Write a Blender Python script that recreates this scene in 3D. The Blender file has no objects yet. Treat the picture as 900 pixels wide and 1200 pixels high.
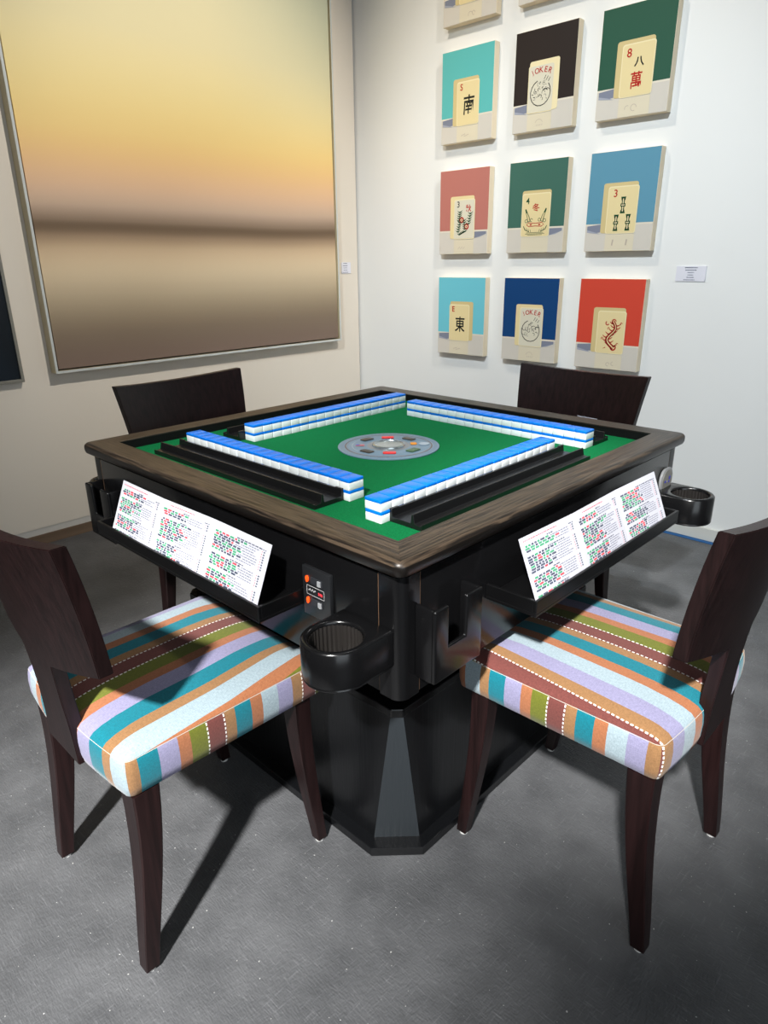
import bpy, bmesh, math, random
from mathutils import Vector, Matrix
from math import sin, cos, pi, radians

SC = bpy.context.scene
COL = SC.collection

# ------------------------------------------------------------------ camera
cam = bpy.data.cameras.new('camera')
cam.sensor_fit = 'VERTICAL'; cam.sensor_height = 36.0; cam.sensor_width = 27.0
cam.lens = 794.3 / 1200.0 * 36.0
cam_o = bpy.data.objects.new('camera', cam); COL.objects.link(cam_o)
yaw, pitch, roll = 2.3374673, 0.3549447, -0.0111596
fw = Vector((cos(yaw)*cos(pitch), sin(yaw)*cos(pitch), -sin(pitch)))
r0 = Vector((sin(yaw), -cos(yaw), 0)); u0 = r0.cross(fw)
rt = cos(roll)*r0 + sin(roll)*u0; up = -sin(roll)*r0 + cos(roll)*u0
M = Matrix((rt, up, -fw)).transposed().to_4x4()
M.translation = (1.1483205, -1.2055115, 1.1693654)
cam_o.matrix_world = M
cam.clip_start = 0.02
SC.camera = cam_o

# ------------------------------------------------------------------ light
w = bpy.data.worlds.new('world'); SC.world = w; w.use_nodes = True
w.node_tree.nodes['Background'].inputs[0].default_value = (0.90, 0.95, 1.0, 1)
w.node_tree.nodes['Background'].inputs[1].default_value = 0.04

def spot(name, loc, target, power, angle, blend, radius, color=(1, 1, 1)):
    l = bpy.data.lights.new(name, 'SPOT'); l.energy = power; l.spot_size = radians(angle)
    l.spot_blend = blend; l.shadow_soft_size = radius; l.color = color
    o = bpy.data.objects.new(name, l); COL.objects.link(o); o.location = loc
    o.rotation_euler = (Vector(target)-Vector(loc)).to_track_quat('-Z', 'Y').to_euler()
    return o
def area(name, loc, target, power, sx, sy, color=(1, 1, 1)):
    l = bpy.data.lights.new(name, 'AREA'); l.energy = power; l.shape = 'RECTANGLE'
    l.size = sx; l.size_y = sy; l.color = color
    o = bpy.data.objects.new(name, l); COL.objects.link(o); o.location = loc
    o.rotation_euler = (Vector(target)-Vector(loc)).to_track_quat('-Z', 'Y').to_euler()
    return o
spot('track_spot_key', (2.55, -4.50, 5.0), (0.226, -1.292, 0.3), 5600, 18.5, 1.0, 0.15, (1.0, 0.985, 0.96))
spot('added_key_cone_right', (2.55, -4.50, 5.0), (0.497, 0.179, 0.3), 4700, 10.0, 0.7, 0.15, (1.0, 0.985, 0.96))  # added cone from the key's position, brightens right seat and card only
spot('added_key_cone_left', (2.55, -4.50, 5.0), (-0.477, -0.094, 0.3), 2300, 9.0, 0.8, 0.15, (1.0, 0.985, 0.96))  # extra cone added at the same point to lift left tiles and card
spot('added_table_spot', (0.55, 0.55, 3.9), (0.0, 0.0, 0.75), 95, 27, 0.6, 0.20, (1.0, 0.99, 0.97))  # added spot, lifts the felt and far tiles without reaching the floor
spot('track_spot_tiles', (-1.25, 0.10, 3.75), (-0.65, 1.75, 1.65), 120, 62, 0.8, 0.03, (1.0, 0.89, 0.74))
spot('track_spot_wall', (0.45, -1.6, 3.4), (-0.50, 1.75, 0.62), 500, 54, 0.9, 0.06, (0.88, 0.955, 1.0))
spot('track_spot_painting', (0.9, 0.55, 3.45), (-1.88, 0.78, 1.38), 325, 54, 0.85, 0.05, (1.0, 0.935, 0.84))
area('added_wall_fill', (3.6, -1.9, 1.75), (-0.6, 1.3, 1.15), 42, 2.4, 2.2, (0.86, 0.94, 1.0))  # soft area fill added out of view to even out the walls
area('added_overhead_fill', (0.2, 0.2, 4.4), (0, 0, 0), 6, 2.6, 2.6, (0.95, 0.98, 1.0))  # unseen overhead area, added as weak ambient fill

SC.view_settings.view_transform = 'Standard'
SC.view_settings.look = 'None'
SC.view_settings.gamma = 1.0
SC.view_settings.use_curve_mapping = False
SC.view_settings.exposure = 0.0

# ------------------------------------------------------------------ helpers
def lin(c):
    return tuple((x/255/12.92 if x/255 <= 0.04045 else ((x/255+0.055)/1.055)**2.4) for x in c)

MATS = {}
def mat(name, rgb, rough=0.5, spec=0.5, metal=0.0, emit=None, coat=0.0, noise=None, bump=None, trans=0.0, alpha=1.0):
    """noise=(scale xyz, amount, detail) multiplies the colour; bump=(scale xyz, strength)"""
    if name in MATS: return MATS[name]
    m = bpy.data.materials.new(name); m.use_nodes = True
    nt = m.node_tree; b = nt.nodes['Principled BSDF']
    c = lin(rgb)
    b.inputs['Base Color'].default_value = (*c, 1)
    b.inputs['Roughness'].default_value = rough
    b.inputs['Specular IOR Level'].default_value = spec
    b.inputs['Metallic'].default_value = metal
    b.inputs['Coat Weight'].default_value = coat
    b.inputs['Transmission Weight'].default_value = trans
    b.inputs['Alpha'].default_value = alpha
    if emit:
        b.inputs['Emission Color'].default_value = (*lin(emit[0]), 1); b.inputs['Emission Strength'].default_value = emit[1]
    if noise or bump:
        tc = nt.nodes.new('ShaderNodeTexCoord')
    if noise:
        mp = nt.nodes.new('ShaderNodeMapping'); mp.inputs['Scale'].default_value = noise[0]
        n = nt.nodes.new('ShaderNodeTexNoise'); n.inputs['Scale'].default_value = 1; n.inputs['Detail'].default_value = noise[2]
        rp = nt.nodes.new('ShaderNodeValToRGB')
        a = noise[1]
        rp.color_ramp.elements[0].position = 0.3; rp.color_ramp.elements[1].position = 0.7
        rp.color_ramp.elements[0].color = (*[x*(1-a) for x in c], 1)
        rp.color_ramp.elements[1].color = (*[min(1, x*(1+a)) for x in c], 1)
        nt.links.new(tc.outputs['Object'], mp.inputs[0]); nt.links.new(mp.outputs[0], n.inputs[0])
        nt.links.new(n.outputs[0], rp.inputs[0]); nt.links.new(rp.outputs[0], b.inputs['Base Color'])
    if bump:
        mp2 = nt.nodes.new('ShaderNodeMapping'); mp2.inputs['Scale'].default_value = bump[0]
        n2 = nt.nodes.new('ShaderNodeTexNoise'); n2.inputs['Scale'].default_value = 1; n2.inputs['Detail'].default_value = 4
        bp = nt.nodes.new('ShaderNodeBump'); bp.inputs['Strength'].default_value = bump[1]; bp.inputs['Distance'].default_value = 0.002
        nt.links.new(tc.outputs['Object'], mp2.inputs[0]); nt.links.new(mp2.outputs[0], n2.inputs[0])
        nt.links.new(n2.outputs[0], bp.inputs['Height']); nt.links.new(bp.outputs[0], b.inputs['Normal'])
    MATS[name] = m
    return m

class MB:
    def __init__(s): s.bm = bmesh.new(); s.uv = None
    def face(s, pts, mi=0):
        f = s.bm.faces.new([s.bm.verts.new(p) for p in pts]); f.material_index = mi; return f
    def prism(s, poly, f0, f1, mi=0, bev=0.0, seg=2):
        """poly: list of 2D points; f0/f1 map a 2D point to the two ends"""
        bm = bmesh.new()
        a = [bm.verts.new(f0(*p)) for p in poly]; b = [bm.verts.new(f1(*p)) for p in poly]
        n = len(poly)
        bm.faces.new(a[::-1]); bm.faces.new(b)
        for i in range(n): bm.faces.new((a[i], a[(i+1) % n], b[(i+1) % n], b[i]))
        s._merge(bm, mi, bev, seg)
    def zprism(s, poly, z0, z1, mi=0, bev=0.0, seg=2):
        s.prism(poly, lambda x, y: (x, y, z0), lambda x, y: (x, y, z1), mi, bev, seg)
    def box(s, x0, x1, y0, y1, z0, z1, mi=0, bev=0.0, seg=2):
        s.zprism([(x0, y0), (x1, y0), (x1, y1), (x0, y1)], z0, z1, mi, bev, seg)
    def _merge(s, bm, mi, bev, seg):
        bmesh.ops.recalc_face_normals(bm, faces=bm.faces)
        if bev > 0:
            es = [e for e in bm.edges if len(e.link_faces) == 2 and e.calc_face_angle(0) > 0.5]
            bmesh.ops.bevel(bm, geom=es, offset=bev, segments=seg, affect='EDGES', profile=0.5)
        vm = {v: s.bm.verts.new(v.co) for v in bm.verts}
        for f in bm.faces:
            nf = s.bm.faces.new([vm[v] for v in f.verts]); nf.material_index = mi
        bm.free()
    def loft(s, rings, mi=0, cap=True, close=True):
        vs = [[s.bm.verts.new(p) for p in r] for r in rings]
        n = len(rings[0])
        for a, b in zip(vs, vs[1:]):
            for i in range(n if close else n-1):
                f = s.bm.faces.new((a[i], a[(i+1) % n], b[(i+1) % n], b[i])); f.material_index = mi
        if cap:
            f = s.bm.faces.new(vs[0][::-1]); f.material_index = mi
            f = s.bm.faces.new(vs[-1]); f.material_index = mi
    def tube(s, pts, r, mi=0, n=8, closed=False):
        pts = [Vector(p) for p in pts]; rings = []
        m = len(pts)
        for i, p in enumerate(pts):
            if closed: t = pts[(i+1) % m]-pts[i-1]
            else: t = pts[min(i+1, m-1)]-pts[max(i-1, 0)]
            t.normalize(); a = t.cross(Vector((0, 0, 1)))
            if a.length < 1e-4: a = t.cross(Vector((1, 0, 0)))
            a.normalize(); b = a.cross(t)
            rings.append([p+r*(cos(2*pi*k/n)*a+sin(2*pi*k/n)*b) for k in range(n)])
        if closed: rings.append(rings[0])
        s.loft(rings, mi, cap=not closed)
    def build(s, name, mats, parent=None, smooth=False, recalc=True, angle=35):
        if recalc: bmesh.ops.recalc_face_normals(s.bm, faces=s.bm.faces)
        me = bpy.data.meshes.new(name); s.bm.to_mesh(me); s.bm.free()
        for m in (mats if isinstance(mats, (list, tuple)) else [mats]): me.materials.append(m)
        if smooth:
            for p in me.polygons: p.use_smooth = True
            me.set_sharp_from_angle(angle=radians(angle))
        o = bpy.data.objects.new(name, me); COL.objects.link(o)
        if parent: o.parent = parent
        return o

def thing(name, label, cat, loc=(0, 0, 0), rz=0.0, group=None):
    o = bpy.data.objects.new(name, None); COL.objects.link(o); o.location = loc; o.rotation_euler = (0, 0, rz)
    o.empty_display_size = 0.05
    return tag(o, label, cat, group)
def tag(o, label, cat, group=None):
    o['label'] = label; o['category'] = cat
    if group: o['group'] = group
    return o
def struct(o): o['kind'] = 'structure'; return o
def rrect(hx, hy, r, n=5, cx=0, cy=0):
    out = []
    for (sx, sy, a0) in ((1, 1, 0), (-1, 1, 90), (-1, -1, 180), (1, -1, 270)):
        for k in range(n+1):
            a = radians(a0+90*k/n)
            out.append((cx+sx*(hx-r)+r*cos(a), cy+sy*(hy-r)+r*sin(a)))
    return out
def child_copy(o, parent, rz=0.0):
    c = o.copy(); COL.objects.link(c); c.parent = parent; c.rotation_euler = (0, 0, rz)
    for ch in list(o.children):
        g = ch.copy(); COL.objects.link(g); g.parent = c
    return c

# ------------------------------------------------------------------ materials
black = mat('black_lacquer', (13, 13, 14), 0.22, 0.5, bump=((30, 30, 4), 0.08))
black_ped = mat('black_oak', (15, 16, 18), 0.3, 0.5, bump=((160, 160, 6), 0.25))
black_pl = mat('black_plastic', (12, 12, 13), 0.25, 0.5)
black_sat = mat('black_satin', (9, 9, 10), 0.32, 0.5)
seam_m = mat('seam_brown', (96, 72, 52), 0.6, 0.3)
chair_wood = mat('espresso_wood', (30, 16, 16), 0.36, 0.3, noise=((90, 90, 5), 0.45, 5), bump=((220, 220, 10), 0.15))
chair_wood_h = mat('espresso_wood_back', (27, 15, 15), 0.36, 0.3, noise=((120, 120, 5), 0.45, 5), bump=((220, 220, 10), 0.12))
white_tile = mat('tile_white', (226, 232, 232), 0.25, 0.5)
blue_tile = mat('tile_blue', (2, 116, 222), 0.28, 0.4)
paper = mat('card_paper', (206, 207, 217), 0.55, 0.3)
ink_navy = mat('ink_navy', (52, 62, 84), 0.7, 0.2)
ink_grey = mat('ink_grey', (112, 116, 136), 0.7, 0.2)
ink_green = mat('ink_green', (40, 160, 105), 0.7, 0.2)
ink_red = mat('ink_red', (226, 62, 72), 0.7, 0.2)
nylon = mat('white_nylon', (215, 215, 212), 0.5)

def rim_material():
    m = bpy.data.materials.new('rim_oak'); m.use_nodes = True; nt = m.node_tree; b = nt.nodes['Principled BSDF']
    N = nt.nodes.new; L = nt.links.new
    tc = N('ShaderNodeTexCoord'); sp = N('ShaderNodeSeparateXYZ'); L(tc.outputs['Object'], sp.inputs[0])
    ax = N('ShaderNodeMath'); ax.operation = 'ABSOLUTE'; L(sp.outputs[0], ax.inputs[0])
    ay = N('ShaderNodeMath'); ay.operation = 'ABSOLUTE'; L(sp.outputs[1], ay.inputs[0])
    gt = N('ShaderNodeMath'); gt.operation = 'GREATER_THAN'; L(ax.outputs[0], gt.inputs[0]); L(ay.outputs[0], gt.inputs[1])
    outs = []
    for sc in ((9, 260, 60), (260, 9, 60)):
        mp = N('ShaderNodeMapping'); mp.inputs['Scale'].default_value = sc; L(tc.outputs['Object'], mp.inputs[0])
        n = N('ShaderNodeTexNoise'); n.inputs['Scale'].default_value = 1; n.inputs['Detail'].default_value = 5; n.inputs['Distortion'].default_value = 0.6
        L(mp.outputs[0], n.inputs[0]); outs.append(n)
    mx = N('ShaderNodeMix'); L(gt.outputs[0], mx.inputs[0]); L(outs[0].outputs[0], mx.inputs[2]); L(outs[1].outputs[0], mx.inputs[3])
    rp = N('ShaderNodeValToRGB'); e = rp.color_ramp.elements
    e[0].position = 0.40; e[0].color = (*lin((24, 19, 15)), 1); e[1].position = 0.60; e[1].color = (*lin((72, 60, 48)), 1)
    L(mx.outputs[0], rp.inputs[0]); L(rp.outputs[0], b.inputs['Base Color'])
    bp = N('ShaderNodeBump'); bp.inputs['Strength'].default_value = 0.25; bp.inputs['Distance'].default_value = 0.001
    L(mx.outputs[0], bp.inputs['Height']); L(bp.outputs[0], b.inputs['Normal'])
    b.inputs['Roughness'].default_value = 0.38; b.inputs['Specular IOR Level'].default_value = 0.4
    return m
rim_m = rim_material()

SEQ = [('olive', .030), ('orange', .022), ('white', .034), ('tan', .021), ('teal', .034), ('lav', .035), ('orange', .022), ('olive', .032),
       ('rose', .035), ('tan', .020), ('teal', .034), ('orange', .023), ('white', .034), ('lav', .033), ('tan', .024), ('rose', .034)]
SC_COL = dict(olive=(101, 106, 33), orange=(158, 101, 68), white=(151, 168, 176), tan=(143, 106, 70), teal=(8, 111, 126), lav=(139, 136, 166), rose=(108, 60, 55))
PERIOD = sum(x[1] for x in SEQ)
def fabric_material():
    m = bpy.data.materials.new('striped_upholstery'); m.use_nodes = True; nt = m.node_tree; b = nt.nodes['Principled BSDF']
    N = nt.nodes.new; L = nt.links.new
    uv = N('ShaderNodeUVMap'); sp = N('ShaderNodeSeparateXYZ'); L(uv.outputs[0], sp.inputs[0])
    def math(op, a, bb=None):
        n = N('ShaderNodeMath'); n.operation = op
        for i, v in enumerate((a, bb)):
            if v is None: continue
            if isinstance(v, (int, float)): n.inputs[i].default_value = v
            else: L(v, n.inputs[i])
        return n.outputs[0]
    fr = math('FRACT', math('DIVIDE', sp.outputs[0], PERIOD))
    rp = N('ShaderNodeValToRGB'); rp.color_ramp.interpolation = 'CONSTANT'; els = rp.color_ramp.elements
    c = 0; st = []
    for i, (k, wd) in enumerate(SEQ):
        e = els[0] if i == 0 else (els[1] if i == 1 else els.new(c/PERIOD))
        e.position = c/PERIOD; e.color = (*lin(SC_COL[k]), 1)
        if k == 'rose': st += [c+.0008, c+wd-.0008]
        c += wd
    L(fr, rp.inputs[0])
    # dashed white stitches on both sides of the rose stripes
    pos = math('MULTIPLY', fr, PERIOD)
    mask = None
    for s in st:
        t = math('LESS_THAN', math('ABSOLUTE', math('SUBTRACT', pos, s)), 0.0013)
        mask = t if mask is None else math('MAXIMUM', mask, t)
    dash = math('LESS_THAN', math('FRACT', math('DIVIDE', sp.outputs[1], 0.0085)), 0.6)
    mask = math('MULTIPLY', mask, dash)
    mx = N('ShaderNodeMix'); mx.data_type = 'RGBA'; L(mask, mx.inputs[0]); L(rp.outputs[0], mx.inputs[6]); mx.inputs[7].default_value = (.85, .83, .78, 1)
    # woven slubs
    wv = N('ShaderNodeTexNoise'); wv.inputs['Scale'].default_value = 1; wv.inputs['Detail'].default_value = 2
    mp = N('ShaderNodeMapping'); mp.inputs['Scale'].default_value = (700, 170, 1); L(uv.outputs[0], mp.inputs[0]); L(mp.outputs[0], wv.inputs[0])
    wv2 = N('ShaderNodeTexNoise'); wv2.inputs['Scale'].default_value = 1; wv2.inputs['Detail'].default_value = 2
    mp2 = N('ShaderNodeMapping'); mp2.inputs['Scale'].default_value = (150, 760, 1); L(uv.outputs[0], mp2.inputs[0]); L(mp2.outputs[0], wv2.inputs[0])
    ad = math('ADD', wv.outputs[0], wv2.outputs[0])
    k = math('ADD', math('MULTIPLY', ad, 0.65), 0.35)
    hs = N('ShaderNodeMix'); hs.data_type = 'RGBA'; hs.blend_type = 'MULTIPLY'; hs.inputs[0].default_value = 1
    cb = N('ShaderNodeCombineColor'); L(k, cb.inputs[0]); L(k, cb.inputs[1]); L(k, cb.inputs[2])
    L(mx.outputs[2], hs.inputs[6]); L(cb.outputs[0], hs.inputs[7]); L(hs.outputs[2], b.inputs['Base Color'])
    bp = N('ShaderNodeBump'); bp.inputs['Strength'].default_value = 0.35; bp.inputs['Distance'].default_value = 0.0008
    L(ad, bp.inputs['Height']); L(bp.outputs[0], b.inputs['Normal'])
    b.inputs['Roughness'].default_value = 0.85; b.inputs['Specular IOR Level'].default_value = 0.2
    b.inputs['Sheen Weight'].default_value = 0.15
    return m
fabric = fabric_material()

def wall_material(name, rgb):
    return mat(name, rgb, 0.75, 0.25, noise=((1.3, 1.3, 0.7), 0.025, 3), bump=((60, 60, 60), 0.03))
def floor_material():
    m = bpy.data.materials.new('floor_grey_paint'); m.use_nodes = True; nt = m.node_tree; b = nt.nodes['Principled BSDF']
    N = nt.nodes.new; L = nt.links.new
    tc = N('ShaderNodeTexCoord')
    def noise(sc, rot=0, det=4, dist=0):
        mp = N('ShaderNodeMapping'); mp.inputs['Scale'].default_value = sc; mp.inputs['Rotation'].default_value = (0, 0, rot)
        L(tc.outputs['Object'], mp.inputs[0])
        n = N('ShaderNodeTexNoise'); n.inputs['Scale'].default_value = 1; n.inputs['Detail'].default_value = det; n.inputs['Distortion'].default_value = dist
        L(mp.outputs[0], n.inputs[0]); return n.outputs[0]
    def ramp(src, p0, c0, p1, c1):
        r = N('ShaderNodeValToRGB'); e = r.color_ramp.elements; e[0].position = p0; e[0].color = c0; e[1].position = p1; e[1].color = c1
        L(src, r.inputs[0]); return r.outputs[0]
    base = ramp(noise((9, 9, 9), 0, 8), 0.3, (*lin((78, 79, 81)), 1), 0.7, (*lin((97, 98, 100)), 1))
    # scuffs and paint flecks
    sc1 = ramp(noise((26, 300, 1), 0.5, 3, 0.5), 0.60, (0, 0, 0, 1), 0.80, (1, 1, 1, 1))
    sc2 = ramp(noise((300, 22, 1), 0.35, 3, 0.5), 0.60, (0, 0, 0, 1), 0.80, (1, 1, 1, 1))
    fl = ramp(noise((150, 150, 150), 0.2, 1), 0.765, (0, 0, 0, 1), 0.79, (1, 1, 1, 1))
    def mix(f, a, c, bl='MIX', k=1.0):
        x = N('ShaderNodeMix'); x.data_type = 'RGBA'; x.blend_type = bl
        mm = N('ShaderNodeMath'); mm.operation = 'MULTIPLY'; mm.inputs[1].default_value = k; L(f, mm.inputs[0]); L(mm.outputs[0], x.inputs[0])
        L(a, x.inputs[6]); x.inputs[7].default_value = c; return x.outputs[2]
    c = mix(sc1, base, (*lin((128, 129, 132)), 1), k=0.6)
    c = mix(sc2, c, (*lin((126, 127, 130)), 1), k=0.5)
    c = mix(fl, c, (*lin((190, 190, 188)), 1), k=0.9)
    L(c, b.inputs['Base Color'])
    # woven sub-floor texture showing through the paint
    h1 = noise((80, 330, 1), 0.04, 2); h2 = noise((330, 80, 1), 0.04, 2); h3 = noise((90, 90, 90), 0, 5)
    a = N('ShaderNodeMath'); L(h1, a.inputs[0]); L(h2, a.inputs[1])
    a2 = N('ShaderNodeMath'); L(a.outputs[0], a2.inputs[0]); L(h3, a2.inputs[1])
    bp = N('ShaderNodeBump'); bp.inputs['Strength'].default_value = 0.42; bp.inputs['Distance'].default_value = 0.003
    L(a2.outputs[0], bp.inputs['Height']); L(bp.outputs[0], b.inputs['Normal'])
    b.inputs['Roughness'].default_value = 0.42; b.inputs['Specular IOR Level'].default_value = 0.4
    return m

# ------------------------------------------------------------------ room
WL, WR = -1.885, 1.755
m = MB(); m.box(WL-0.1, 4.2, -4.2, WR+0.1, -0.06, 0)
struct(m.build('floor', floor_material()))
m = MB(); m.box(WL-0.1, WL, -4.2, WR-0.012, 0.075, 3.3)
struct(m.build('wall_left', wall_material('wall_left_paint', (222, 214, 202))))
m = MB(); m.box(WL-0.1, 4.2, WR, WR+0.1, 0.0, 3.3)
struct(m.build('wall_right', wall_material('wall_right_paint', (232, 233, 232))))
m = MB(); m.box(WL-0.09, WL-0.003, -4.2, WR-0.014, 0.045, 0.0745)
struct(m.build('trim_1', mat('trim_white', (205, 203, 198), 0.5)))
m = MB(); m.box(WL-0.09, WL+0.004, -4.2, WR-0.014, 0.0, 0.0448)
struct(m.build('baseboard_left', mat('bare_ply', (112, 92, 74), 0.6, noise=((2, 2, 40), 0.2, 3))))
m = MB(); m.box(WL+0.006, 4.2, WR-0.014, WR-0.0005, 0.004, 0.062, bev=0.003)
struct(m.build('baseboard_right', mat('board_white', (214, 214, 208), 0.5)))
m = MB(); m.box(WL+0.01, 4.2, WR-0.032, WR-0.001, 0.0, 0.0035)
o = m.build('masking_tape', mat('tape_blue', (30, 92, 150), 0.6))
tag(o, 'strip of blue masking tape along the floor edge below the white right wall', 'tape')

# ------------------------------------------------------------------ text and drawing helpers
_tc = {}
def text_polys(s, bold=0.0):
    key = (s, bold)
    if key in _tc: return _tc[key]
    cu = bpy.data.curves.new('text', 'FONT'); cu.body = s; cu.align_x = 'CENTER'; cu.resolution_u = 3; cu.offset = bold
    o = bpy.data.objects.new('text', cu); COL.objects.link(o)
    dg = bpy.context.evaluated_depsgraph_get()
    me = bpy.data.meshes.new_from_object(o.evaluated_get(dg))
    vs = [(v.co.x, v.co.y) for v in me.vertices]; fs = [tuple(p.vertices) for p in me.polygons]
    bpy.data.objects.remove(o); bpy.data.curves.remove(cu); bpy.data.meshes.remove(me)
    if vs:
        x0 = min(v[0] for v in vs); x1 = max(v[0] for v in vs); y0 = min(v[1] for v in vs); y1 = max(v[1] for v in vs)
        vs = [(v[0]-(x0+x1)/2, v[1]-(y0+y1)/2) for v in vs]
        h = y1-y0
        vs = [(v[0]/h, v[1]/h) for v in vs]
    _tc[key] = (vs, fs); return _tc[key]

class Art:
    """flat picture built of thin layered polygons on a plane: f(u, v, layer) -> 3D point"""
    def __init__(s, f): s.f = f; s.mb = MB(); s.mats = []; s.layer = 0
    def mi(s, m):
        if m not in s.mats: s.mats.append(m)
        return s.mats.index(m)
    def poly(s, pts, m, layer):
        s.mb.face([s.f(u, v, layer) for u, v in pts], s.mi(m))
    def quad(s, u0, u1, v0, v1, m, layer): s.poly([(u0, v0), (u1, v0), (u1, v1), (u0, v1)], m, layer)
    def text(s, t, u, v, h, m, layer, bold=0.0, rot=0.0, sx=1.0, shear=0.0):
        vs, fs = text_polys(t, bold); k = s.mi(m)
        bv = []
        for x, y in vs:
            x = x*sx+shear*y
            X, Y = x*cos(rot)-y*sin(rot), x*sin(rot)+y*cos(rot)
            bv.append(s.mb.bm.verts.new(s.f(u+X*h, v+Y*h, layer)))
        for f in fs:
            try:
                g = s.mb.bm.faces.new([bv[i] for i in f]); g.material_index = k
            except ValueError: pass
    def stroke(s, pts, w0, m, layer, w1=None):
        w1 = w0 if w1 is None else w1
        n = len(pts); L = []; R = []
        for i, (u, v) in enumerate(pts):
            a = pts[max(i-1, 0)]; b = pts[min(i+1, n-1)]
            dx, dy = b[0]-a[0], b[1]-a[1]; d = math.hypot(dx, dy) or 1
            t = i/(n-1); wd = (w0+(w1-w0)*t)/2
            L.append((u-dy/d*wd, v+dx/d*wd)); R.append((u+dy/d*wd, v-dx/d*wd))
        for i in range(n-1): s.poly([L[i], R[i], R[i+1], L[i+1]], m, layer)
    def disc(s, u, v, r, m, layer, n=20, ry=None):
        ry = r if ry is None else ry
        s.poly([(u+r*cos(2*pi*k/n), v+ry*sin(2*pi*k/n)) for k in range(n)], m, layer)
    def ring(s, u, v, r, wd, m, layer, a0=0, a1=360, n=28, ry=1.0):
        s.stroke([(u+r*cos(radians(a0+(a1-a0)*k/n)), v+r*ry*sin(radians(a0+(a1-a0)*k/n))) for k in range(n+1)], wd, m, layer)
    def build(s, name, parent): return s.mb.build(name, s.mats, parent, recalc=False)

# ------------------------------------------------------------------ the large hazy painting
def haze_material():
    m = bpy.data.materials.new('hazy_horizon_paint'); m.use_nodes = True; nt = m.node_tree; b = nt.nodes['Principled BSDF']
    N = nt.nodes.new; L = nt.links.new
    tc = N('ShaderNodeTexCoord'); sp = N('ShaderNodeSeparateXYZ'); L(tc.outputs['Object'], sp.inputs[0])
    wob = N('ShaderNodeTexNoise'); wob.inputs['Scale'].default_value = 1.2; wob.inputs['Detail'].default_value = 1
    L(tc.outputs['Object'], wob.inputs[0])
    w1 = N('ShaderNodeMath'); w1.operation = 'MULTIPLY_ADD'; w1.inputs[1].default_value = 0.03; w1.inputs[2].default_value = -0.015; L(wob.outputs[0], w1.inputs[0])
    za = N('ShaderNodeMath'); L(sp.outputs[2], za.inputs[0]); L(w1.outputs[0], za.inputs[1])
    mr = N('ShaderNodeMapRange'); mr.inputs[1].default_value = 0.0; mr.inputs[2].default_value = 1.9; L(za.outputs[0], mr.inputs[0])
    rp = N('ShaderNodeValToRGB'); rp.color_ramp.interpolation = 'B_SPLINE'; els = rp.color_ramp.elements
    stops = [(0.0, (125, 106, 96)), (.14, (122, 106, 90)), (.24, (156, 140, 116)), (.34, (196, 178, 150)), (.415, (214, 194, 162)), (.49, (205, 178, 146)),
             (.545, (138, 116, 94)), (.575, (100, 82, 64)), (.60, (120, 100, 82)), (.66, (196, 172, 152)), (.74, (220, 182, 150)), (.84, (232, 190, 134)), (.94, (236, 204, 132)), (1.12, (236, 216, 154)), (1.32, (232, 218, 172)), (1.9, (206, 206, 180))]
    for i, (z, c) in enumerate(stops):
        e = els[i] if i < 2 else els.new(z/1.9)
        e.position = z/1.9; e.color = (*lin(c), 1)
    L(mr.outputs[0], rp.inputs[0])
    # cooler grey-green towards the upper right corner
    gy = N('ShaderNodeMapRange'); gy.inputs[1].default_value = 0.9; gy.inputs[2].default_value = 1.7; L(sp.outputs[1], gy.inputs[0])
    gz = N('ShaderNodeMapRange'); gz.inputs[1].default_value = 0.95; gz.inputs[2].default_value = 1.7; L(sp.outputs[2], gz.inputs[0])
    g = N('ShaderNodeMath'); g.operation = 'MULTIPLY'; L(gy.outputs[0], g.inputs[0]); L(gz.outputs[0], g.inputs[1])
    mx = N('ShaderNodeMix'); mx.data_type = 'RGBA'; L(g.outputs[0], mx.inputs[0]); L(rp.outputs[0], mx.inputs[6]); mx.inputs[7].default_value = (*lin((190, 196, 174)), 1)
    L(mx.outputs[2], b.inputs['Base Color']); b.inputs['Roughness'].default_value = 0.6; b.inputs['Specular IOR Level'].default_value = 0.25
    return m
FX = WL+0.055
t = thing('framed_painting', 'large hazy golden sunset landscape painting in a slim pale frame on the left wall', 'painting', (WL+0.0005, -0.085, 0.738))
pw, ph, fd, ft = 1.632, 1.90, 0.054, 0.010
frame_m = mat('frame_champagne', (196, 184, 150), 0.35, 0.5, noise=((40, 3, 3), 0.06, 2))
frame_f = mat('frame_silver', (196, 200, 198), 0.3, 0.6)
for (y0, y1, z0, z1) in ((0, ft, 0, ph), (pw-ft, pw, 0, ph), (ft, pw-ft, 0, ft), (ft, pw-ft, ph-ft, ph)):
    m = MB(); m.box(0, fd, y0, y1, z0, z1)
    for f in m.bm.faces:
        if f.calc_center_median().x > fd-0.001: f.material_index = 1
    m.build('frame_bar', [frame_m, frame_f], t)
m = MB(); m.box(0.0, 0.006, ft, pw-ft, ft, ph-ft); m.build('frame_backing', mat('frame_gap', (46, 38, 28), 0.6), t)
m = MB(); m.box(0.0065, fd-0.008, ft+0.007, pw-ft-0.007, ft+0.007, ph-ft-0.007); m.build('canvas', haze_material(), t)

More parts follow.
